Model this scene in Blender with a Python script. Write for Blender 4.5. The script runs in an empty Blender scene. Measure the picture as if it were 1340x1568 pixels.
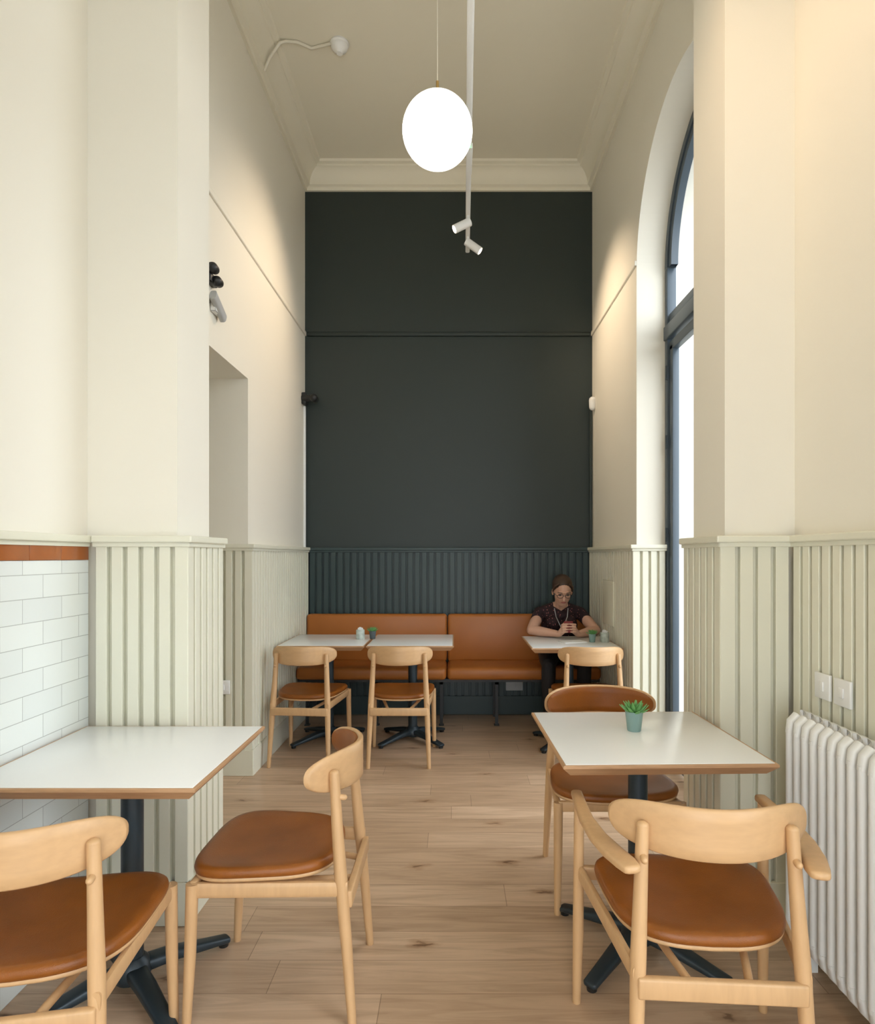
import bpy, bmesh, math, random
from mathutils import Vector, Matrix, Euler
random.seed(4)
S = bpy.context.scene
COL = S.collection

# ------------------------------------------------------------------ materials
def nt(name):
    m = bpy.data.materials.new(name); m.use_nodes = True
    t = m.node_tree
    return m, t, t.nodes['Principled BSDF']
def mat(name, c, rough=.5, metal=0, var=.06, vscale=6, bump=0, bscale=200, emit=None, es=0, coat=0, stretch=None, spec=None):
    m, t, b = nt(name)
    b.inputs['Roughness'].default_value = rough
    b.inputs['Metallic'].default_value = metal
    b.inputs['Coat Weight'].default_value = coat
    if spec is not None: b.inputs['Specular IOR Level'].default_value = spec
    tc = t.nodes.new('ShaderNodeTexCoord')
    mp = t.nodes.new('ShaderNodeMapping')
    if stretch: mp.inputs['Scale'].default_value = stretch
    t.links.new(tc.outputs['Object'], mp.inputs['Vector'])
    nz = t.nodes.new('ShaderNodeTexNoise'); nz.inputs['Scale'].default_value = vscale
    nz.inputs['Detail'].default_value = 4
    t.links.new(mp.outputs['Vector'], nz.inputs['Vector'])
    mx = t.nodes.new('ShaderNodeMix'); mx.data_type = 'RGBA'
    mx.inputs['A'].default_value = (*[x*(1-var) for x in c], 1)
    mx.inputs['B'].default_value = (*[min(1, x*(1+var)) for x in c], 1)
    t.links.new(nz.outputs['Fac'], mx.inputs['Factor'])
    t.links.new(mx.outputs['Result'], b.inputs['Base Color'])
    if bump:
        n2 = t.nodes.new('ShaderNodeTexNoise'); n2.inputs['Scale'].default_value = bscale
        t.links.new(mp.outputs['Vector'], n2.inputs['Vector'])
        bp = t.nodes.new('ShaderNodeBump'); bp.inputs['Strength'].default_value = bump
        bp.inputs['Distance'].default_value = .002
        t.links.new(n2.outputs['Fac'], bp.inputs['Height'])
        t.links.new(bp.outputs['Normal'], b.inputs['Normal'])
    if emit:
        b.inputs['Emission Color'].default_value = (*emit, 1)
        b.inputs['Emission Strength'].default_value = es
    return m

M_wall = mat('wall_paint_cream', (.81,.775,.675), .6, var=.012, vscale=1.5)
M_dado = mat('dado_paint_cream', (.735,.72,.59), .4, var=.012, vscale=1.5)
M_ceil = mat('ceiling_paint', (.81,.765,.63), .7, var=.01)
M_dark = mat('dark_green_paint', (.018,.028,.026), .5, var=.05, vscale=2)
M_darkd = mat('dark_green_dado_paint', (.020,.040,.040), .42, var=.05, vscale=2)
M_white = mat('white_enamel', (.82,.83,.82), .35, var=.01)
M_lam = mat('white_laminate', (.87,.88,.87), .22, var=.01)
M_plas = mat('white_plastic', (.8,.8,.78), .3, var=.01)
M_grey = mat('grey_plastic', (.42,.43,.43), .4)
M_black = mat('black_metal', (.012,.013,.014), .45)
M_steel = mat('blue_grey_steel', (.028,.042,.052), .4, metal=.3)
M_frame = mat('window_frame_blue_grey', (.065,.09,.115), .4)
M_leather = mat('cognac_leather', (.25,.078,.011), .36, var=.36, vscale=9, bump=.3, bscale=350, spec=.38)
M_bleather = mat('bench_leather', (.39,.13,.025), .36, var=.12, vscale=5, bump=.2, bscale=300, spec=.4)
M_wood = mat('beech_wood', (.58,.36,.18), .42, var=.13, vscale=9, stretch=(7,7,1.0))
M_woodh = mat('beech_back_wood', (.58,.36,.18), .42, var=.13, vscale=9, stretch=(1.0,7,7))
M_ply = mat('plywood_edge', (.48,.28,.145), .5, var=.25, vscale=14, stretch=(1,1,9))
M_brass = mat('brass', (.6,.42,.18), .3, metal=1)
M_cable = mat('cream_cable', (.7,.66,.55), .5)
M_globe = mat('opal_glass_lit', (.9,.9,.88), .3, var=0, emit=(1,.92,.80), es=6)
M_led = mat('green_led', (.1,.9,.2), .4, emit=(.1,1,.3), es=4)
M_spotl = mat('spot_lens_lit', (.9,.85,.7), .3, emit=(1,.8,.55), es=12)
M_brown = mat('brown_glazed_tile', (.36,.105,.022), .18, var=.25, vscale=8)
M_stone = mat('sandstone', (.125,.110,.085), .8, var=.25, vscale=3)
M_pave = mat('paving', (.22,.21,.19), .8, var=.2)
M_pot = mat('teal_pot', (.22,.34,.31), .5)
M_potd = mat('dark_pot', (.08,.10,.11), .5)
M_leaf = mat('succulent_green', (.13,.34,.10), .45, var=.3, vscale=60)
M_soil = mat('soil', (.04,.025,.015), .9)
M_tin = mat('tin_label', (.45,.5,.45), .35, var=.6, vscale=40)
M_paper = mat('paper', (.8,.8,.78), .7)
M_red = mat('red_case', (.22,.018,.018), .4)
M_skin = mat('skin', (.60,.35,.25), .5, var=.06)
M_hair = mat('brown_hair', (.05,.025,.014), .5, var=.4, vscale=60)
M_trous = mat('black_trousers', (.012,.012,.015), .8)
M_lip = mat('lips', (.42,.14,.12), .5)
M_eye = mat('eye_dark', (.03,.02,.02), .3)
M_lany = mat('lanyard_grey', (.4,.4,.42), .6)
def shirt():
    m, t, b = nt('maroon_dotted_shirt')
    tc = t.nodes.new('ShaderNodeTexCoord')
    v = t.nodes.new('ShaderNodeTexVoronoi'); v.inputs['Scale'].default_value = 45
    t.links.new(tc.outputs['Object'], v.inputs['Vector'])
    r = t.nodes.new('ShaderNodeValToRGB')
    r.color_ramp.elements[0].position = .16; r.color_ramp.elements[0].color = (.35,.12,.12,1)
    r.color_ramp.elements[1].position = .22; r.color_ramp.elements[1].color = (.022,.008,.012,1)
    t.links.new(v.outputs['Distance'], r.inputs['Fac'])
    t.links.new(r.outputs['Color'], b.inputs['Base Color'])
    b.inputs['Roughness'].default_value = .85
    return m
M_shirt = shirt()
def tilemat():
    m, t, b = nt('white_metro_tile')
    tc = t.nodes.new('ShaderNodeTexCoord'); sp = t.nodes.new('ShaderNodeSeparateXYZ'); cb = t.nodes.new('ShaderNodeCombineXYZ')
    t.links.new(tc.outputs['Object'], sp.inputs[0]); t.links.new(sp.outputs['Y'], cb.inputs['X']); t.links.new(sp.outputs['Z'], cb.inputs['Y'])
    br = t.nodes.new('ShaderNodeTexBrick')
    br.inputs['Scale'].default_value = 1; br.inputs['Brick Width'].default_value = .20; br.inputs['Row Height'].default_value = .0765
    br.inputs['Mortar Size'].default_value = .0013; br.inputs['Mortar Smooth'].default_value = .3
    br.inputs['Color1'].default_value = (.78,.82,.79,1); br.inputs['Color2'].default_value = (.73,.77,.75,1)
    br.inputs['Mortar'].default_value = (.45,.47,.45,1)
    t.links.new(cb.outputs[0], br.inputs['Vector']); t.links.new(br.outputs['Color'], b.inputs['Base Color'])
    bp = t.nodes.new('ShaderNodeBump'); bp.invert = True; bp.inputs['Strength'].default_value = .5; bp.inputs['Distance'].default_value = .002
    t.links.new(br.outputs['Fac'], bp.inputs['Height']); t.links.new(bp.outputs['Normal'], b.inputs['Normal'])
    b.inputs['Roughness'].default_value = .12
    return m
M_tile = tilemat()
def floormat():
    m, t, b = nt('oak_floorboards')
    L = t.links.new
    tc = t.nodes.new('ShaderNodeTexCoord')
    RH=.165; BW=1.75
    sp=t.nodes.new('ShaderNodeSeparateXYZ'); L(tc.outputs['Object'],sp.inputs[0])
    dv=t.nodes.new('ShaderNodeMath'); dv.operation='DIVIDE'; dv.inputs[1].default_value=RH; L(sp.outputs['Y'],dv.inputs[0])
    fl=t.nodes.new('ShaderNodeMath'); fl.operation='FLOOR'; L(dv.outputs[0],fl.inputs[0])
    wn=t.nodes.new('ShaderNodeTexWhiteNoise'); wn.noise_dimensions='1D'; L(fl.outputs[0],wn.inputs['W'])
    ml=t.nodes.new('ShaderNodeMath'); ml.operation='MULTIPLY_ADD'; ml.inputs[1].default_value=BW*3; L(wn.outputs['Value'],ml.inputs[0]); L(sp.outputs['X'],ml.inputs[2])
    cb=t.nodes.new('ShaderNodeCombineXYZ'); L(ml.outputs[0],cb.inputs['X']); L(sp.outputs['Y'],cb.inputs['Y'])
    br = t.nodes.new('ShaderNodeTexBrick'); br.offset = 0; br.offset_frequency = 1
    br.inputs['Scale'].default_value = 1; br.inputs['Brick Width'].default_value = BW; br.inputs['Row Height'].default_value = RH
    br.inputs['Mortar Size'].default_value = .0012; br.inputs['Mortar Smooth'].default_value = .2
    br.inputs['Color1'].default_value = (.60,.425,.285,1); br.inputs['Color2'].default_value = (.49,.335,.215,1)
    br.inputs['Mortar'].default_value = (.25,.165,.10,1)
    L(cb.outputs[0], br.inputs['Vector'])
    mp = t.nodes.new('ShaderNodeMapping'); mp.inputs['Scale'].default_value = (1.0,12,1)
    L(cb.outputs[0], mp.inputs['Vector'])
    nz = t.nodes.new('ShaderNodeTexNoise'); nz.inputs['Scale'].default_value = 1.5; nz.inputs['Detail'].default_value = 9; nz.inputs['Roughness'].default_value=.6; nz.inputs['Distortion'].default_value = 1.6
    L(mp.outputs['Vector'], nz.inputs['Vector'])
    r = t.nodes.new('ShaderNodeValToRGB')
    r.color_ramp.elements[0].position=.32; r.color_ramp.elements[0].color=(.74,.71,.67,1)
    r.color_ramp.elements[1].position=.60; r.color_ramp.elements[1].color=(1.05,1.05,1.05,1)
    L(nz.outputs['Fac'], r.inputs['Fac'])
    mx = t.nodes.new('ShaderNodeMix'); mx.data_type='RGBA'; mx.blend_type='MULTIPLY'; mx.inputs['Factor'].default_value=1
    L(br.outputs['Color'], mx.inputs['A']); L(r.outputs['Color'], mx.inputs['B'])
    mp2 = t.nodes.new('ShaderNodeMapping'); mp2.inputs['Scale'].default_value = (1.2,2.6,1); mp2.inputs['Location'].default_value=(.15,.9,0)
    L(tc.outputs['Object'], mp2.inputs['Vector'])
    n3 = t.nodes.new('ShaderNodeTexNoise'); n3.inputs['Scale'].default_value=12; n3.inputs['Detail'].default_value=5
    L(mp2.outputs['Vector'], n3.inputs['Vector'])
    add = t.nodes.new('ShaderNodeMix'); add.data_type='RGBA'; add.blend_type='LINEAR_LIGHT'; add.inputs['Factor'].default_value=.09
    L(mp2.outputs['Vector'], add.inputs['A']); L(n3.outputs['Color'], add.inputs['B'])
    vo = t.nodes.new('ShaderNodeTexVoronoi'); vo.voronoi_dimensions='2D'; vo.inputs['Scale'].default_value=1.0
    L(add.outputs['Result'], vo.inputs['Vector'])
    r2 = t.nodes.new('ShaderNodeValToRGB')
    r2.color_ramp.elements[0].position=.012; r2.color_ramp.elements[0].color=(.34,.26,.20,1)
    r2.color_ramp.elements[1].position=.09; r2.color_ramp.elements[1].color=(1,1,1,1)
    e=r2.color_ramp.elements.new(.032); e.color=(.78,.72,.66,1)
    L(vo.outputs['Distance'], r2.inputs['Fac'])
    m2 = t.nodes.new('ShaderNodeMix'); m2.data_type='RGBA'; m2.blend_type='MULTIPLY'; m2.inputs['Factor'].default_value=1
    L(mx.outputs['Result'], m2.inputs['A']); L(r2.outputs['Color'], m2.inputs['B'])
    L(m2.outputs['Result'], b.inputs['Base Color'])
    b.inputs['Roughness'].default_value=.33
    return m
M_floor = floormat()
def glassmat():
    m = bpy.data.materials.new('window_glass'); m.use_nodes = True; t = m.node_tree; t.nodes.clear()
    o = t.nodes.new('ShaderNodeOutputMaterial'); tr = t.nodes.new('ShaderNodeBsdfTransparent'); g = t.nodes.new('ShaderNodeBsdfGlossy')
    g.inputs['Roughness'].default_value=.02; mx = t.nodes.new('ShaderNodeMixShader'); mx.inputs[0].default_value=.06
    t.links.new(tr.outputs[0], mx.inputs[1]); t.links.new(g.outputs[0], mx.inputs[2]); t.links.new(mx.outputs[0], o.inputs[0])
    return m
M_glass = glassmat()

# ------------------------------------------------------------------ builder
def empty(name, loc=(0,0,0), rz=0):
    o = bpy.data.objects.new(name, None); o.empty_display_size=.1
    o.location = loc; o.rotation_euler[2] = rz; COL.objects.link(o); return o
class MB:
    def __init__(s): s.bm = bmesh.new(); s.mats=[]
    def mi(s, m):
        if m not in s.mats: s.mats.append(m)
        return s.mats.index(m)
    def face(s, vs, i):
        try:
            f = s.bm.faces.new(vs); f.material_index=i; return f
        except ValueError: return None
    def box(s, x0,x1,y0,y1,z0,z1, m, bev=0, seg=3):
        i = s.mi(m)
        if x0>x1: x0,x1=x1,x0
        if y0>y1: y0,y1=y1,y0
        v=[s.bm.verts.new((x,y,z)) for x in (x0,x1) for y in (y0,y1) for z in (z0,z1)]
        fs=[s.face([v[a] for a in q], i) for q in ((0,1,3,2),(4,6,7,5),(0,4,5,1),(2,3,7,6),(0,2,6,4),(1,5,7,3))]
        if bev:
            es=list({e for f in fs for e in f.edges})
            bmesh.ops.bevel(s.bm, geom=es, offset=bev, segments=seg, profile=.5, affect='EDGES')
        return s
    def grid(s, rows, m, closed_u=False, cap=False):
        i=s.mi(m); V=[[s.bm.verts.new(p) for p in r] for r in rows]
        for a in range(len(V)-1):
            n=len(V[a]); rng = n if closed_u else n-1
            for b in range(rng):
                s.face([V[a][b],V[a][(b+1)%n],V[a+1][(b+1)%n],V[a+1][b]], i)
        if cap:
            s.face(list(reversed(V[0])), i); s.face(V[-1], i)
        return s
    def tube(s, pts, rad, m, n=12, flat=None, up=None, rnd=False):
        pts=[Vector(p) for p in pts]; N=len(pts)
        if not isinstance(rad,(list,tuple)): rad=[rad]*N
        rad=list(rad)
        if rnd:
            d0=(pts[0]-pts[1]).normalized(); d1=(pts[-1]-pts[-2]).normalized()
            r0,r1=rad[0],rad[-1]
            f0 = r0 if not isinstance(r0,tuple) else min(r0); f1 = r1 if not isinstance(r1,tuple) else min(r1)
            def sc(r,k): return (r[0]*k,r[1]*k) if isinstance(r,tuple) else r*k
            A=[(math.sin(a),math.cos(a)) for a in (math.pi/2*.98,math.pi/3,math.pi/6)]
            pts=[pts[0]+d0*f0*sn for sn,cs in A]+pts+[pts[-1]+d1*f1*sn for sn,cs in reversed(A)]
            rad=[sc(r0,cs) for sn,cs in A]+rad+[sc(r1,cs) for sn,cs in reversed(A)]
            N=len(pts)
        rows=[]; prev=None
        for k in range(N):
            t=(pts[min(k+1,N-1)]-pts[max(k-1,0)]).normalized()
            if up is not None: ref=Vector(up)
            elif prev is not None: ref=prev
            else: ref=Vector((0,0,1)) if abs(t.z)<.9 else Vector((0,1,0))
            u=(ref-t*ref.dot(t)).normalized(); w=t.cross(u); prev=u
            r=rad[k]; a,b=(r if isinstance(r,tuple) else (r,r))
            row=[]
            for j in range(n):
                th=2*math.pi*(j+.5)/n; c,sn=math.cos(th),math.sin(th)
                if isinstance(r,tuple):
                    c=math.copysign(abs(c)**.6,c); sn=math.copysign(abs(sn)**.6,sn)
                row.append(pts[k]+w*(a*c)+u*(b*sn))
            rows.append(row)
        return s.grid(rows, m, closed_u=True, cap=True)
    def lathe(s, c, prof, m, n=24):
        rows=[[Vector((c[0]+r*math.cos(2*math.pi*j/n), c[1]+r*math.sin(2*math.pi*j/n), c[2]+z)) for j in range(n)] for r,z in prof]
        return s.grid(rows, m, closed_u=True, cap=True)
    def ell(s, c, r, m, rot=None, nu=20, nv=12):
        rows=[]
        for a in range(nv+1):
            ph=-math.pi/2+math.pi*(a+.001)/(nv+.002)
            row=[]
            for j in range(nu):
                th=2*math.pi*j/nu
                p=Vector((r[0]*math.cos(ph)*math.cos(th), r[1]*math.cos(ph)*math.sin(th), r[2]*math.sin(ph)))
                if rot: p=rot@p
                row.append(p+Vector(c))
            rows.append(row)
        return s.grid(rows, m, closed_u=True, cap=True)
    def done(s, name, parent=None, smooth=True, angle=40, loc=None, rz=0):
        bmesh.ops.recalc_face_normals(s.bm, faces=s.bm.faces)
        me=bpy.data.meshes.new(name); s.bm.to_mesh(me); s.bm.free()
        for m in s.mats: me.materials.append(m)
        if smooth:
            for p in me.polygons: p.use_smooth=True
            try: me.set_sharp_from_angle(angle=math.radians(angle))
            except Exception: pass
        o=bpy.data.objects.new(name, me); COL.objects.link(o)
        if loc: o.location=loc
        o.rotation_euler[2]=rz
        if parent: o.parent=parent
        return o
def B(name, *a, bev=0, parent=None):
    return MB().box(*a, bev=bev).done(name, parent, smooth=bool(bev))

# ------------------------------------------------------------------ dims
H=1.36; XL=-1.29; XR=1.20; YB=5.52; ZW=4.527; ZC=4.707; ZD=1.437; ZP=3.286
B('floor', -2.4,1.62,-1.8,5.75,-.12,0, M_floor)
B('ceiling', -2.4,1.62,-1.8,5.75,ZC,ZC+.15, M_ceil)
B('wall_back', -1.6,1.62,YB,YB+.2,0,ZC, M_dark)
w=MB()
w.box(-1.6,XL,3.99,YB,0,ZC,M_wall)
w.box(-1.6,XL,2.95,3.99,2.473,ZC,M_wall)
w.box(-1.6,XL,2.69,2.95,0,ZC,M_wall)
w.box(-1.75,-1.375,-1.8,2.40,0,ZC,M_wall)
w.box(-2.35,-1.6,3.99,4.2,0,2.6,M_wall)
w.box(-2.35,-1.6,2.75,2.95,0,2.6,M_wall)
w.box(-2.4,-2.3,2.75,4.2,0,2.6,M_wall)
w.box(-2.4,-1.6,2.75,4.2,2.473,2.6,M_wall)
w.done('wall_left', smooth=False)
B('column_left', -1.6,-1.038,2.39,2.70,0,ZC, M_wall)
B('wall_left_tiled', -1.375,-1.355,1.70,2.36,0,1.346, M_tile)
tb=MB()
for k in range(4):
    tb.box(-1.374,-1.352,1.70+k*.165,1.70+k*.165+.163,1.347,1.41,M_brown,bev=.002)
tb.done('trim_1')
MB().box(-1.375,-1.33,1.69,2.352,1.41,1.437,M_dado,bev=.004).box(-1.376,-1.345,1.69,2.352,1.396,1.41,M_dado).done('trim_2')
B('column_left_near', -1.75,-1.245,1.2,1.665,0,ZC, M_wall)
MB().box(-1.75,1.6,-1.8,-1.65,2.5,ZC,M_wall).box(-1.75,-.75,-1.8,-1.65,0,2.5,M_wall).box(.75,1.6,-1.8,-1.65,0,2.5,M_wall).done('wall_front',smooth=False)  # unseen wall added behind the camera, opening sized to hold back frontal daylight
YC=3.43; R=.75; ZS=3.235
w=MB(); X0,X1=XR,1.60
i=w.mi(M_wall)
def arch_pts(r, n=48):
    return [(YC+r*math.cos(math.pi*k/n), ZS+r*math.sin(math.pi*k/n)) for k in range(n+1)]
ap=arch_pts(R)
for (ya,za),(yb,zb) in zip(ap[:-1],ap[1:]):
    for X in (X0,X1):
        v=[w.bm.verts.new(p) for p in ((X,ya,za),(X,yb,zb),(X,yb,ZC),(X,ya,ZC))]; w.face(v,i)
    v=[w.bm.verts.new(p) for p in ((X0,ya,za),(X0,yb,zb),(X1,yb,zb),(X1,ya,za))]; w.face(v,i)
w.box(X0,X1,YC+R,YB,0,ZC,M_wall)
w.box(1.28,X1,-1.8,-.9,0,ZC,M_wall)
w.box(1.28,X1,-.9,1.0,4.2,ZC,M_wall)
w.box(1.28,X1,1.0,2.40,0,ZC,M_wall)
w.done('wall_right', smooth=False)
B('column_right', 1.017,X1,2.39,2.70,0,ZC, M_wall)

# ---------------- dado panelling
tn=[3]
def dado(axis,a0,a1,c,n,m,z1=ZD,base=.16,pitch=.06,cap=.018,ca0=0,ca1=0):
    """ca0/ca1 = 1 : outer (convex) corner at that end"""
    w=MB(); G=.0088; DP=.022
    def bx(u0,u1,d0,d1,z0,zz,bev=0,seg=2):
        c0,c1=c+n*d0,c+n*d1
        if axis=='x': w.box(u0,u1,c0,c1,z0,zz,m,bev=bev,seg=seg)
        else: w.box(c0,c1,u0,u1,z0,zz,m,bev=bev,seg=seg)
    bx(a0+ca0*(DP-.0015),a1-ca1*(DP-.0015),-.042,-DP,0.001,z1-.02)
    L=a1-a0; k=max(1,round(L/pitch)); p=L/k
    for j in range(k):
        u=a0+j*p
        l=u+(0.0007 if (j==0 and ca0) else G); r_=u+p-(0.0007 if (j==k-1 and ca1) else G)
        bx(l,r_,-DP-.0015,0,base-.01,z1-.03,bev=.002,seg=1)
    bx(a0-ca0*.0065,a1+ca1*.0065,-.012,.008,0.0005,base,bev=.0015,seg=1)
    bx(a0-ca0*(cap-.0006),a1+ca1*(cap-.0006),-.047,cap,z1-.026,z1,bev=.005)
    bx(a0-ca0*.006,a1+ca1*.006,-.010,.007,z1-.042,z1-.024,bev=.002,seg=1)
    o=w.done('trim_%d'%tn[0], smooth=False); tn[0]+=1
    return o
dado('x',-1.33,-.98,2.347,-1,M_dado,ca1=1)
dado('y',2.347,2.714,-.98,1,M_dado,ca0=1)
dado('y',3.95,5.485,-1.25,1,M_dado,ca0=1)
dado('x',-2.25,-1.25,3.95,-1,M_dado,ca1=1)
dado('y',2.72,2.95,-1.25,1,M_dado)
dado('y',1.2,1.655,-1.215,1,M_dado,ca1=1)
dado('x',.982,1.245,2.347,-1,M_dado,ca0=1)
dado('y',2.347,2.73,.982,-1,M_dado,ca0=1)
dado('y',1.02,2.345,1.245,-1,M_dado)
dado('y',4.145,5.485,1.165,-1,M_dado,ca0=1)
dado('x',1.165,1.385,4.145,-1,M_dado,ca0=1)
dado('x',-1.25,1.165,5.485,-1,M_darkd)
def rail(name, m, *bx):
    w=MB()
    for b in bx: w.box(*b, m, bev=.006)
    return w.done(name)
rail('trim_20',M_wall,(XL-.01,XL+.014,2.71,YB,ZP-.018,ZP+.018),(XR-.014,XR+.01,YC+R,YB,ZP-.018,ZP+.018))
rail('trim_21',M_dark,(XL+.02,XR-.02,YB-.022,YB+.01,ZP-.02,ZP+.02),(XL+.02,XR-.02,YB-.03,YB+.01,ZP+.008,ZP+.018))
prof=[(0,4.52),(.022,4.52),(.026,4.545),(.05,4.555),(.054,4.585),(.062,4.61),(.082,4.64),(.11,4.662),(.128,4.668),(.130,4.682),(.158,4.69),(.166,ZC+.002)]
rows=[]
for d,z in prof:
    rows.append([(XL+d,2.71,z),(XL+d,YB-d,z),(XR-d,YB-d,z),(XR-d,2.71,z)])
MB().grid(rows,M_ceil).done('cornice', smooth=True, angle=20)

# ---------------- window
wi=empty('window_1')
f=MB()
XF0,XF1=1.385,1.445
def ring(r0,r1,x0,x1,m):
    a=arch_pts(r0,48); b=arch_pts(r1,48)
    rows=[[(x0,*p) for p in a],[(x0,*p) for p in b],[(x1,*p) for p in b],[(x1,*p) for p in a],[(x0,*p) for p in a]]
    f.grid(rows,m)
ring(R+.005,R-.045,XF0,XF1,M_frame); ring(R-.05,R-.095,XF0+.01,XF1-.005,M_frame)
for y0,y1 in ((YC+R-.045,YC+R),(YC-R,YC-R+.045)):
    f.box(XF0,XF1,y0,y1,0,ZS,M_frame,bev=.004)
for y0,y1 in ((YC+R-.115,YC+R-.055),(YC-R+.055,YC-R+.115),(YC-.065,YC-.005),(YC+.005,YC+.065)):
    f.box(XF0+.012,XF1-.005,y0,y1,.05,2.72,M_frame,bev=.004)
f.box(XF0-.01,XF1,YC-R,YC+R,2.77,2.86,M_frame,bev=.006)
f.box(XF0+.012,XF1-.005,YC-R+.05,YC+R-.05,2.88,2.93,M_frame,bev=.003)
f.box(XF0+.012,XF1-.005,YC-R+.05,YC+R-.05,2.69,2.75,M_frame,bev=.003)
f.box(XF0+.012,XF1-.005,YC-R+.05,YC+R-.05,.02,.22,M_frame,bev=.003)
f.box(XF0+.01,XF1-.005,YC-.02,YC+.02,2.9,ZS+R-.05,M_frame)
for z in (.3,1.5,2.1,2.55):
    f.tube([(XF0-.004,YC+R-.05,z-.045),(XF0-.004,YC+R-.05,z+.045)],.008,M_steel)
f.done('frame',wi)
g=MB(); gi=g.mi(M_glass)
pts=[(1.42,YC-R+.02,.1),(1.42,YC+R-.02,.1)]+[(1.42,*p) for p in arch_pts(R-.03,24)]
g.face([g.bm.verts.new(p) for p in pts],gi); g.done('glass',wi,smooth=False)
w2=empty('window_2')
f2=MB()
for b in ((1.39,1.45,-.9,-.84,0,4.2),(1.39,1.45,.94,1.0,0,4.2),(1.39,1.45,.02,.08,0,4.2),(1.39,1.45,-.9,1.0,2.75,2.85),(1.39,1.45,-.9,1.0,4.14,4.2),(1.39,1.45,-.9,1.0,0,.1)):
    f2.box(*b,M_frame,bev=.004)
f2.done('frame',w2)
B('glass',1.42,1.424,-.86,.96,.08,4.16,M_glass,parent=w2)
B('ground_outside',1.62,30,-20,30,-.3,-.12,M_pave)
ex=MB()
for k in range(30):
    o=.0 if k%2 else .10
    ex.box(3.22-o,9,9.5,10.5,-.12+k*.42,-.12+k*.42+.40,M_stone,bev=.02)
ex.box(3.25,9,9.53,10.4,-.12,12.4,M_stone)
ex.done('stone_building')

# ---------------- pendant globe
pg=empty('globe_pendant_lamp',(-.065,2.53,0))
zc=3.05
MB().ell((0,0,zc),(.139,.139,.139),M_globe,nu=48,nv=32).done('opal_globe',pg)
MB().lathe((0,0,zc+.137),[(.03,-.004),(.03,.004),(.012,.006),(.012,.014),(.006,.016),(.006,.06),(.003,.062)],M_brass).done('cap',pg)
MB().tube([(0,0,zc+.19),(0,0,ZC)],.0013,M_cable,n=6).lathe((0,0,ZC-.03),[(.01,-.01),(.05,0),(.055,.03)],M_white).done('cord',pg)
# ---------------- track with spots
tr=empty('ceiling_track_spotlights')
def tx(y): return .075+(y-2.8)*.0152
ZT=3.81
t=MB()
t.tube([(tx(.4),.4,ZT),(tx(5.11),5.11,ZT)],[(.017,.014),(.017,.014)],M_white,n=16,up=(0,0,1))
for y in (.8,2.6,4.2,5.0):
    t.tube([(tx(y),y,ZT+.01),(tx(y),y,ZC)],.0016,M_steel,n=6)
t.box(tx(4.05)-.018,tx(4.05)+.018,3.75,4.02,ZT-.045,ZT-.012,M_white,bev=.004)
t.tube([(tx(3.9)-.03,2.2,ZC-.01),(tx(3.9)-.02,3.0,ZT+.3),(tx(3.9)-.01,3.9,ZT+.01)],.004,M_white,n=8)
t.done('track',tr)
MB().ell((tx(3.72),3.735,ZT-.045),(.008,.006,.008),M_led).done('status_led',tr)
def spot(y,target,en,col=(1,.80,.58),side=0,ang=75):
    c=Vector((tx(y)+side*.03,y,ZT-.075))
    d=(Vector(target)-c).normalized()
    m=MB()
    m.tube([(tx(y),y,ZT-.01),(tx(y),y,ZT-.05)],.012,M_white,n=12)
    m.tube([(tx(y),y,ZT-.05),c],.007,M_white,n=8)
    a=c-d*.05; b=c+d*.08
    m.tube([a-d*.001,a,b],[.022,.03,.03],M_white,n=24)
    m.tube([b-d*.002,b+d*.0015],[.024,.024],M_spotl,n=20)
    m.done('spot_head',tr)
    l=bpy.data.lights.new('spot_lamp','SPOT'); l.energy=en; l.color=col; l.spot_size=math.radians(ang); l.spot_blend=1; l.shadow_soft_size=.025
    lo=bpy.data.objects.new('spot_lamp',l); COL.objects.link(lo); lo.location=b+d*.015
    lo.rotation_euler=d.to_track_quat('-Z','Y').to_euler(); lo.parent=tr
spot(4.56,(XL,4.30,2.95),66,side=-1,ang=90,col=(1,.78,.56))
spot(4.86,(XR,4.80,2.95),66,side=1,ang=90,col=(1,.78,.56))
spot(1.7,(1.28,2.1,2.6),42,side=1,ang=110,col=(1,.70,.45))
spot(1.3,(-.3,2.4,1.5),22,side=-1)

# ---------------- ceiling smoke detector + conduit
sd=empty('smoke_detector',(-.745,4.15,ZC))
MB().lathe((0,0,0),[(.058,0),(.062,-.012),(.054,-.02),(.054,-.034),(.042,-.05),(.022,-.066),(.02,-.072),(.001,-.074)],M_plas,n=32).done('body',sd)
MB().tube([(-.05,-.01,-.012),(-.12,.01,-.012),(-.19,.03,-.012),(-.27,-.02,-.012),(-.345,-.03,-.014),(-.38,-.035,-.03),(-.42,-.02,-.07),(-.455,.0,-.10),(-.50,.03,-.16)],.010,M_cable,n=10).done('conduit',sd)
el=empty('emergency_light',(XL,3.36,2.82))
m=MB(); m.box(0,.03,-.06,.04,-.03,.02,M_black,bev=.006)
for dy,dz in ((-.03,.045),(.03,.0)):
    m.tube([(.02,dy,dz),(.04,dy-.01,dz)],.01,M_black,n=10)
    m.tube([(.035,dy+.015,dz),(.04,dy-.035,dz-.01)],[.024,.028],M_black,n=20,rnd=True)
m.done('twin_heads',el)
dc=empty('wall_sensor',(XL,3.42,2.69))
m=MB(); m.tube([(.03,-.09,.04),(.03,.06,-.03)],[(.018,.028),(.018,.028)],M_grey,n=16,up=(0,0,1)).box(0,.03,-.05,.04,-.03,.03,M_plas,bev=.004); m.done('housing',dc)
cam1=empty('wall_speaker',(XL+.02,YB-.10,2.70))
m=MB(); m.box(-.02,.02,-.04,.04,-.05,.05,M_black,bev=.01)
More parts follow.
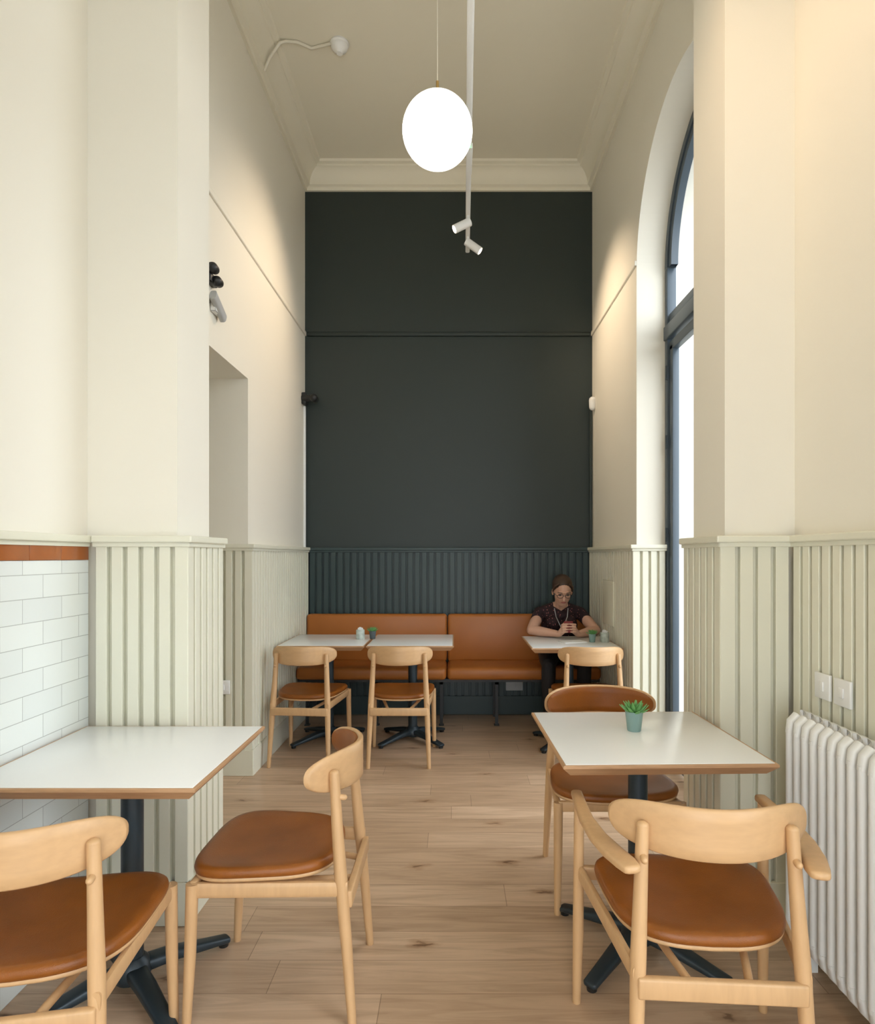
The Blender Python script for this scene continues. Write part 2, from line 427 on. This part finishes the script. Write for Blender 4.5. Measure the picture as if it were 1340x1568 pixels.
m.tube([(.0,-.02,0),(.09,-.03,0)],[.032,.028],M_black,n=20,rnd=True); m.tube([(.09,-.06,-.005),(.09,-.01,-.005)],[.034,.03],M_black,n=20,rnd=True); m.done('body',cam1)
MB().box(XL,XL+.018,YB-.06,YB-.042,ZD,2.65,M_white,bev=.002).done('cable_trunking')
cam2=empty('motion_sensor',(XR-.02,YB-.10,2.66))
m=MB(); m.tube([(0,0,.03),(0,0,-.03)],[.03,.028],M_plas,n=20,rnd=True); m.box(-.005,.03,-.02,.03,-.035,-.01,M_black,bev=.004); m.done('body',cam2)
MB().box(XR-.03,XR-.012,YB-.04,YB-.02,ZD,2.64,M_dark,bev=.002).done('cable_trunking')
MB().box(1.155,1.166,4.62,4.95,.85,1.18,M_dado,bev=.002).done('access_panel')
def socket(name,loc,rz,m=M_plas,n=1):
    e=empty(name,loc,rz)
    b=MB()
    b.box(-.043*n,.043*n,-.011,0,-.043,.043,m,bev=.003)
    b.box(-.012,.012,-.015,-.01,-.016,.016,m,bev=.002)
    b.done('plate',e); return e
socket('light_switch',(1.244,2.135,.925),math.radians(-90))
socket('light_switch',(1.244,2.025,.925),math.radians(-90))
socket('wall_socket',(-1.43,3.947,.55),0)
socket('wall_socket',(.52,5.482,.25),0,M_grey,1.7)

# ---------------- radiator
ra=empty('column_radiator')
m=MB()
y=2.14; k=0; RXA,RXB,RXC=1.134,1.174,1.214
while y>1.02:
    for x,r_ in ((RXA,.0165),(RXB,.014),(RXC,.014)):
        m.tube([(x,y,.13),(x,y,.78)],r_,M_white,n=16)
    for z,s in ((.115,-1),(.795,1)):
        m.tube([(RXA,y,z-s*.03),(RXA+.008,y,z+s*.008),(RXA+.025,y,z+s*.024),(RXB,y,z+s*.028),(RXC-.025,y,z+s*.024),(RXC-.008,y,z+s*.008),(RXC,y,z-s*.03)],[(.0165,.0165),(.020,.020),(.022,.020),(.022,.020),(.022,.020),(.019,.019),(.014,.016)],M_white,n=14,up=(1,0,.01))
    y-=.0475; k+=1
for z in (.115,.795): m.tube([(RXB,2.155,z),(RXB,1.0,z)],.02,M_white,n=14)
m.box(1.14,1.19,2.08,2.10,0,.1,M_white); m.box(1.14,1.19,1.1,1.12,0,.1,M_white)
m.tube([(RXB,2.16,.115),(RXB,2.19,.115),(RXB,2.2,.10),(RXB,2.2,0)],.009,M_white,n=10)
m.done('columns',ra)

# ---------------- tables
def table(x,y,w=.65,d=.65,rz=0,h=.74,arm=.31,a0=45):
    e=empty('cafe_table',(x,y,0),rz)
    m=MB()
    rows=[]
    for (o,z) in ((-.026,h-.036),(-.003,h-.012),(0,h-.009),(0,h-.002),(-.002,h)):
        a,b=w/2+o,d/2+o
        rows.append([(-a,-b,z),(a,-b,z),(a,b,z),(-a,b,z)])
    m.grid(rows,M_ply,closed_u=True,cap=True)
    m.done('plywood_top',e,smooth=False)
    MB().box(-w/2+.009,w/2-.009,-d/2+.009,d/2-.009,h-.004,h+.0015,M_lam,bev=.001).done('laminate_surface',e)
    m=MB(); m.tube([(0,0,.06),(0,0,h-.045)],.033,M_steel,n=24)
    m.box(-.16,.16,-.16,.16,h-.045,h-.035,M_steel,bev=.003)
    m.lathe((0,0,0),[(.05,.03),(.058,.05),(.05,.085),(.036,.10)],M_steel,n=24)
    for k in range(4):
        a=math.radians(a0+90*k); c,s=math.cos(a),math.sin(a)
        P=[(c*r,s*r,z) for r,z in ((.02,.062),(.12,.055),(.24,.034),(arm,.022))]
        m.tube(P,[(.032,.022),(.03,.019),(.026,.013),(.024,.010)],M_steel,n=16,up=(0,0,1),rnd=True)
        m.lathe((c*(arm-.01),s*(arm-.01),0),[(.016,0),(.018,.014)],M_black,n=12)
    m.done('star_base',e)
    return e
table(-1.016,2.012,w=.652,d=.632)
table(.640,2.215,w=.648,rz=math.radians(1.4))
table(-.925,4.73,w=.61); table(-.305,4.73,w=.61)
table(.835,4.62,w=.62)

# ---------------- chairs
def chair(x,y,deg,w=1.0,arms=False,name='dining_chair',bk=1.0):
    e=empty(name,(x,y,0),math.radians(deg))
    m=MB()
    fx=.270 if arms else .210*w; hb=.238 if arms else .215*w*bk
    rx=.192 if arms else .186*w*bk
    BY=-.250; BO=.122
    us=(rx-.020)/hb
    yp=BY+BO*us*us-.013
    for s in (-1,1):
        m.tube([(s*(rx+.010),-.248,0),(s*(rx+.002),(yp*.3-.248*.7),.22),(s*(rx-.006),(yp*.62-.248*.38),.42),(s*(rx-.014),(yp*.85-.248*.15),.58),(s*(rx-.020),yp,.722)],[.0125,.0165,.019,.0165,.0148],M_wood,n=16)
        m.ell((s*(rx-.020),yp,.722),(.0148,.0148,.010),M_wood)
        ft=.625 if arms else .42
        m.tube([(s*(fx+.006),.225,0),(s*(fx+.002),.215,.22),(s*fx,.21,ft)],[.0125,.0165,.018 if not arms else .015],M_wood,n=16)
        if arms:
            m.tube([(s*(fx-.004),.21,.405),(s*(rx),-.232,.385)],[(.010,.022),(.010,.022)],M_wood,n=14,up=(0,0,1))
        else:
            m.tube([(s*(fx-.002),.21,.400),(s*(rx-.002),-.232,.392)],[(.010,.022),(.010,.022)],M_wood,n=14,up=(0,0,1))
        m.tube([(s*.17,.205,.40),(s*.065,-.232,.365)],.010,M_wood,n=10)
        m.tube([(s*(rx-.018),yp,.655),(s*(rx-.018),yp-.030,.652)],.0085,M_wood,n=12,rnd=True)
    m.box(-rx,rx,-.246,-.224,.335,.385,M_wood,bev=.006)
    m.box(-fx,fx,.198,.22,.385,.425,M_wood,bev=.006)
    m.done('frame',e)
    def yb(u): return BY+BO*u*u
    n=36
    def shell(y0,y1,sc,hs,mt,nm):
        b=MB(); rows=[]
        uu_=[-math.cos(math.pi*i/n)*.999 for i in range(n+1)]
        for u in uu_:
            xx=hb*sc*u; ks=[-1,-.93,-.5,0,.5,.93,1]; uu=u*sc
            front=[]; back=[]
            for k in ks:
                z=.718+(.061*(max(0,1-abs(u)**4.5))**(1/2.6))*k*hs
                front.append((xx,yb(uu)+(y1 if abs(k)<1 else y1-(y1-y0)*.3),z))
                back.append((xx,yb(uu)+(y0 if abs(k)<1 else y0+(y1-y0)*.3),z))
            rows.append(front+back[::-1])
        b.grid(rows,mt,closed_u=True,cap=True)
        b.done(nm,e,angle=60)
    shell(0,.017,1,1,M_woodh,'backrest')
    shell(.016,.029,.95,.90,M_leather,'back_pad')
    def outline(r,th):
        c,s=math.cos(th),math.sin(th); n_=2.0/3.8
        px=math.copysign(abs(c)**n_,c); py=math.copysign(abs(s)**n_,s)
        fw=(.252 if arms else .236*w); rw=(.205 if arms else .190*w)
        yy=.032+.200*py*r
        hw=rw+(fw-rw)*(yy+.17)/.40
        return hw*px*r, yy+ (.012*(1-px*px)*r if py>0 else -.018*(1-px*px)*r)
    def ringpts(r,z,side=0):
        row=[]
        for j in range(64):
            th=2*math.pi*j/64; xx,yy=outline(r,th)
            zz=z+side*(.010*(abs(xx)/.23)**2)
            row.append((xx,yy,zz))
        return row
    b=MB()
    b.grid([ringpts(r,z,1) for r,z in ((.955,.424),(.99,.429),(1.0,.438),(.99,.448),(.965,.454),(.9,.456),(.75,.453),(.5,.449),(.25,.447),(.01,.446))],M_leather,closed_u=True,cap=True)
    b.done('seat_pad',e,angle=60)
    b=MB(); b.grid([ringpts(r,z,1) for r,z in ((.01,.413),(.90,.413),(.975,.417),(.985,.422),(.975,.427),(.01,.427))],M_wood,closed_u=True,cap=True)
    b.done('seat_shell',e,angle=60)
    if arms:
        for s in (-1,1):
            b=MB()
            P=[(s*(fx+.004),.238,.632),(s*(fx+.004),.14,.634),(s*(fx+.002),.03,.636),(s*(fx-.012),-.08,.638),(s*(fx-.034),-.165,.640),(s*(fx-.054),-.225,.642),(s*(fx-.062),-.255,.643)]
            b.tube(P,[(.017,.011),(.018,.011),(.020,.011),(.024,.011),(.028,.011),(.027,.011),(.022,.010)],M_wood,n=18,up=(0,0,1),rnd=True)
            b.done('arm',e)
    return e
chair(-1.008,1.572,11,w=1.15,bk=.90)
chair(-.542,2.04,90)
chair(.634,1.70,-4,arms=True,name='dining_armchair')
chair(.635,2.645,180,w=1.12)
chair(-.975,4.33,-5); chair(-.355,4.33,0); chair(.90,4.31,0)

# ---------------- bench
be=empty('leather_banquette_bench')
sx=-.055
for a,b in ((-1.245,sx-.003),(sx+.003,1.16)):
    MB().box(a,b,5.0,5.41,.385,.485,M_bleather,bev=.03).done('seat_cushion',be)
    MB().box(a,b,5.375,5.462,.47,.872,M_bleather,bev=.025).done('back_cushion',be)
m=MB(); m.box(-1.24,1.155,5.04,5.44,.365,.39,M_black)
for x in (-1.18,-.62,-.10,.345,1.08):
    m.box(x-.012,x+.012,5.12,5.144,0,.37,M_black); m.box(x-.012,x+.012,5.40,5.424,0,.37,M_black); m.box(x-.012,x+.012,5.12,5.42,.33,.355,M_black)
    m.box(x-.02,x+.02,5.11,5.155,0,.008,M_black)
m.done('steel_frame',be)

# ---------------- table-top items
def plant(x,y,z,s=1,pm=M_pot,name='potted_succulent'):
    e=empty(name,(x,y,z))
    MB().lathe((0,0,0),[(.022*s,0),(.024*s,.003*s),(.031*s,.066*s),(.032*s,.07*s),(.029*s,.07*s),(.028*s,.06*s)],pm,n=28).done('pot',e)
    MB().lathe((0,0,0),[(.0275*s,.055*s),(.0275*s,.06*s),(.002,.062*s)],M_soil,n=16).done('soil',e)
    m=MB()
    for ringi,(cnt,tilt,L) in enumerate(((9,1.15,.046),(8,.8,.044),(6,.45,.038),(3,.15,.03))):
        for k in range(cnt):
            a=2*math.pi*(k+.5*ringi)/cnt+random.uniform(-.2,.2); tl=tilt+random.uniform(-.12,.12)
            d=Vector((math.cos(a)*math.sin(tl),math.sin(a)*math.sin(tl),math.cos(tl)))
            p0=Vector((0,0,.060*s))+Vector((math.cos(a),math.sin(a),0))*.006*s
            P=[p0,p0+d*L*.4*s,p0+d*L*.75*s+Vector((0,0,.002*s)),p0+d*L*1.1*s+Vector((0,0,.007*s))]
            m.tube(P,[(.004*s,.0025*s),(.0085*s,.003*s),(.0075*s,.0028*s),(.001*s,.001*s)],M_leaf,n=8,up=(0,0,1) if tl>.4 else (-math.sin(a),math.cos(a),0.01))
    m.done('leaves',e)
    return e
ZTOP=.7415
plant(.640,2.26,ZTOP)
plant(-.61,4.78,ZTOP,.85,M_potd)
plant(1.0,4.60,ZTOP,.85)
def tin(x,y,s=1):
    e=empty('condiment_tin',(x,y,ZTOP))
    MB().lathe((0,0,0),[(.03,0),(.032,.003),(.032,.065),(.030,.07)],M_tin,n=24).done('can',e)
    m=MB()
    for k in range(7):
        a=k*.9; m.box(.012*math.cos(a)-.008,.012*math.cos(a)+.008,.012*math.sin(a)-.002,.012*math.sin(a)+.002,.065,.08+.004*(k%3),M_paper)
    m.done('sachets',e,smooth=False)
tin(-.70,4.77); tin(1.09,4.60)
e=empty('open_notebook',(.86,4.60,ZTOP),.3)
MB().box(-.09,.0,-.06,.06,0,.006,M_paper,bev=.002).box(.0,.09,-.06,.06,0,.006,M_paper,bev=.002).done('pages',e)

# ---------------- person
P=empty('seated_woman')
b=MB(); K=M_skin
def cap(p0,p1,r0,r1): b.tube([p0,p1],[r0,r1],K,n=20,rnd=True)
PX=.86
b.ell((PX,5.21,.585),(.165,.125,.10),K)
b.ell((PX,5.22,.69),(.135,.10,.12),K)
b.ell((PX,5.20,.80),(.15,.105,.12),K)
b.ell((PX,5.18,.885),(.165,.095,.075),K)
b.ell((PX-.065,5.11,.83),(.06,.05,.06),K); b.ell((PX+.065,5.11,.83),(.06,.05,.06),K)
b.tube([(PX-.15,5.17,.905),(PX-.06,5.165,.94),(PX,5.16,.955),(PX+.06,5.165,.94),(PX+.15,5.17,.905)],[.05,.048,.05,.048,.05],K,n=16,rnd=True)
cap((PX,5.16,.93),(PX,5.09,1.035),.050,.046)
EL={-1:(.605,4.965,.785),1:(1.105,4.965,.785)}
WR={-1:(.795,4.80,.775),1:(.935,4.80,.775)}
for s in (-1,1):
    sh=Vector((PX+s*.165,5.17,.90)); el=Vector(EL[s]); wr=Vector(WR[s])
    cap(sh,el,.052,.038)
    mid=el.lerp(wr,.3)
    b.tube([el,mid,wr],[.037,.039,.023],K,n=16,rnd=True)
    pc=Vector((PX+s*.043,4.775,.805))
    b.tube([wr,wr.lerp(pc,.6),pc,pc+Vector((-s*.005,-.004,.022))],[.022,.024,.026,.019],K,n=14,rnd=True)
    for k,(L) in enumerate((.060,.066,.062,.050)):
        z=.856-.0195*k
        a=Vector((PX+s*.050,4.768,z-.008)); 
        p1=a+Vector((-s*.002,-.021,.004)); p2=p1+Vector((-s*L*.36,-.008,.003)); p3=p2+Vector((-s*L*.34,.004,.001))
        b.tube([pc+Vector((0,0,(z-.83)*.5)),a,p1,p2,p3],[.010,.0086,.0080,.0074,.0064],K,n=10,rnd=True)
    b.tube([pc+Vector((s*.004,.012,-.004)),pc+Vector((s*.002,.026,.02)),pc+Vector((-s*.012,.026,.045)),pc+Vector((-s*.022,.02,.058))],[.012,.011,.0095,.008],K,n=10,rnd=True)
for s in (-1,1):
    hip=Vector((PX+s*.085,5.18,.565)); kn=Vector((PX-.01+s*.135,4.80,.545)); an=Vector((PX-.01+s*.13,4.86,.085))
    b.tube([hip,hip.lerp(kn,.5),kn],[.088,.076,.056],K,n=18,rnd=True)
    b.tube([kn,kn.lerp(an,.3),an],[.054,.053,.034],K,n=18,rnd=True)
    b.tube([an+Vector((0,.03,-.04)),an+Vector((0,-.06,-.045)),an+Vector((0,-.14,-.055))],[.035,.034,.027],K,n=14,rnd=True)
tilt=Matrix.Rotation(math.radians(24),3,'X')
HC=Vector((PX,5.045,1.085))
def hp(x,y,z): return HC+tilt@Vector((x,y,z))
b.ell(hp(0,.012,.03),(.073,.092,.085),K,rot=tilt)
b.ell(hp(0,-.02,-.025),(.062,.068,.085),K,rot=tilt)
b.ell(hp(0,-.045,-.085),(.034,.035,.03),K,rot=tilt)
b.ell(hp(-.03,-.055,-.02),(.025,.025,.03),K,rot=tilt); b.ell(hp(.03,-.055,-.02),(.025,.025,.03),K,rot=tilt)
b.tube([hp(0,-.082,.012),hp(0,-.098,-.012),hp(0,-.104,-.026)],[.008,.011,.014],K,n=10,rnd=True)
b.ell(hp(0,-.078,.026),(.05,.014,.010),K,rot=tilt)
for s in (-1,1): b.ell(hp(s*.074,.005,-.008),(.009,.018,.03),K,rot=tilt)
body=b.done('body_raw')
md=body.modifiers.new('r','REMESH'); md.mode='VOXEL'; md.voxel_size=.0034
sm=body.modifiers.new('s','SMOOTH'); sm.factor=.5; sm.iterations=3
bpy.context.view_layer.update()
dg=bpy.context.evaluated_depsgraph_get()
me=bpy.data.meshes.new_from_object(body.evaluated_get(dg)); 
bpy.data.objects.remove(body)
me.materials.clear()
for mm in (M_skin,M_shirt,M_trous,M_black): me.materials.append(mm)
for p in me.polygons:
    c=p.center; p.use_smooth=True; mi=0
    dx=abs(c.x-PX)
    if c.z<.075: mi=3
    elif c.z<.62 or (c.z<.70 and c.y<5.085): mi=2
    elif c.y>5.06:
        if dx>=.060: mi=1 if c.z<1.02 else 0
        else: mi=1 if c.z<(.925+dx*.6 if c.y<5.15 else .985) else 0
    elif c.y>5.02 and c.z<.93 and dx<.14: mi=1
    me.polygons[p.index].material_index=mi
body=bpy.data.objects.new('body',me); COL.objects.link(body); body.parent=P
h=MB()
h.ell(hp(0,.024,.043),(.080,.094,.084),M_hair,rot=tilt,nu=40,nv=26)
h.ell(hp(0,.07,-.01),(.066,.05,.065),M_hair,rot=tilt)
for s in (-1,1): h.tube([hp(s*.045,-.055,.088),hp(s*.066,-.040,.062),hp(s*.074,-.02,.03),hp(s*.076,-.008,.0)],[.010,.011,.009,.004],M_hair,n=12,rnd=True)
h.done('hair',P)
f=MB()
for s in (-1,1):
    rr=[]
    for k in range(21):
        a=2*math.pi*k/20; rr.append(hp(s*.031+.023*math.cos(a),-.096,.004+.017*math.sin(a)))
    f.tube(rr,.0020,M_black,n=6)
    f.tube([hp(s*.054,-.094,.008),hp(s*.078,-.05,.006),hp(s*.08,0,.006)],.002,M_black,n=6)
f.tube([hp(-.009,-.098,.008),hp(.009,-.098,.008)],.002,M_black,n=6)
f.done('glasses',P)
f=MB()
for s in (-1,1):
    f.ell(hp(s*.031,-.078,.004),(.012,.007,.005),M_eye,rot=tilt)
    f.tube([hp(s*.014,-.088,.027),hp(s*.032,-.09,.031),hp(s*.05,-.078,.026)],.003,M_hair,n=6)
f.done('eyes',P)
MB().ell(hp(0,-.083,-.058),(.021,.008,.006),M_lip,rot=tilt).done('lips',P)
MB().tube([(PX-.055,5.10,.945),(PX-.045,5.075,.88),(PX-.01,5.055,.80),(PX,5.05,.775)],.0035,M_lany,n=6).tube([(PX+.055,5.10,.945),(PX+.045,5.075,.88),(PX+.01,5.055,.80),(PX,5.05,.775)],.0035,M_lany,n=6).done('lanyard',P)
ph=MB(); ph.box(-.034,.034,-.004,.004,-.045,.045,M_red,bev=.003); o=ph.done('phone',P); o.location=(PX,4.762,.832); o.rotation_euler=(math.radians(-22),0,0)

# ---------------- world
wd=bpy.data.worlds.new('sky'); S.world=wd; wd.use_nodes=True
bg=wd.node_tree.nodes['Background']; bg.inputs[0].default_value=(.87,.94,1.0,1); bg.inputs[1].default_value=6.0

# ---------------- camera
cd=bpy.data.cameras.new('camera'); co=bpy.data.objects.new('camera',cd); COL.objects.link(co)
co.location=(0,0,H); co.rotation_euler=(math.radians(90),0,0)
cd.sensor_fit='HORIZONTAL'; cd.sensor_width=36; cd.lens=36*975/1340
cd.shift_x=-25/1340; cd.shift_y=68/1340; cd.clip_start=.05
S.camera=co
S.view_settings.view_transform='Standard'
S.view_settings.exposure=0
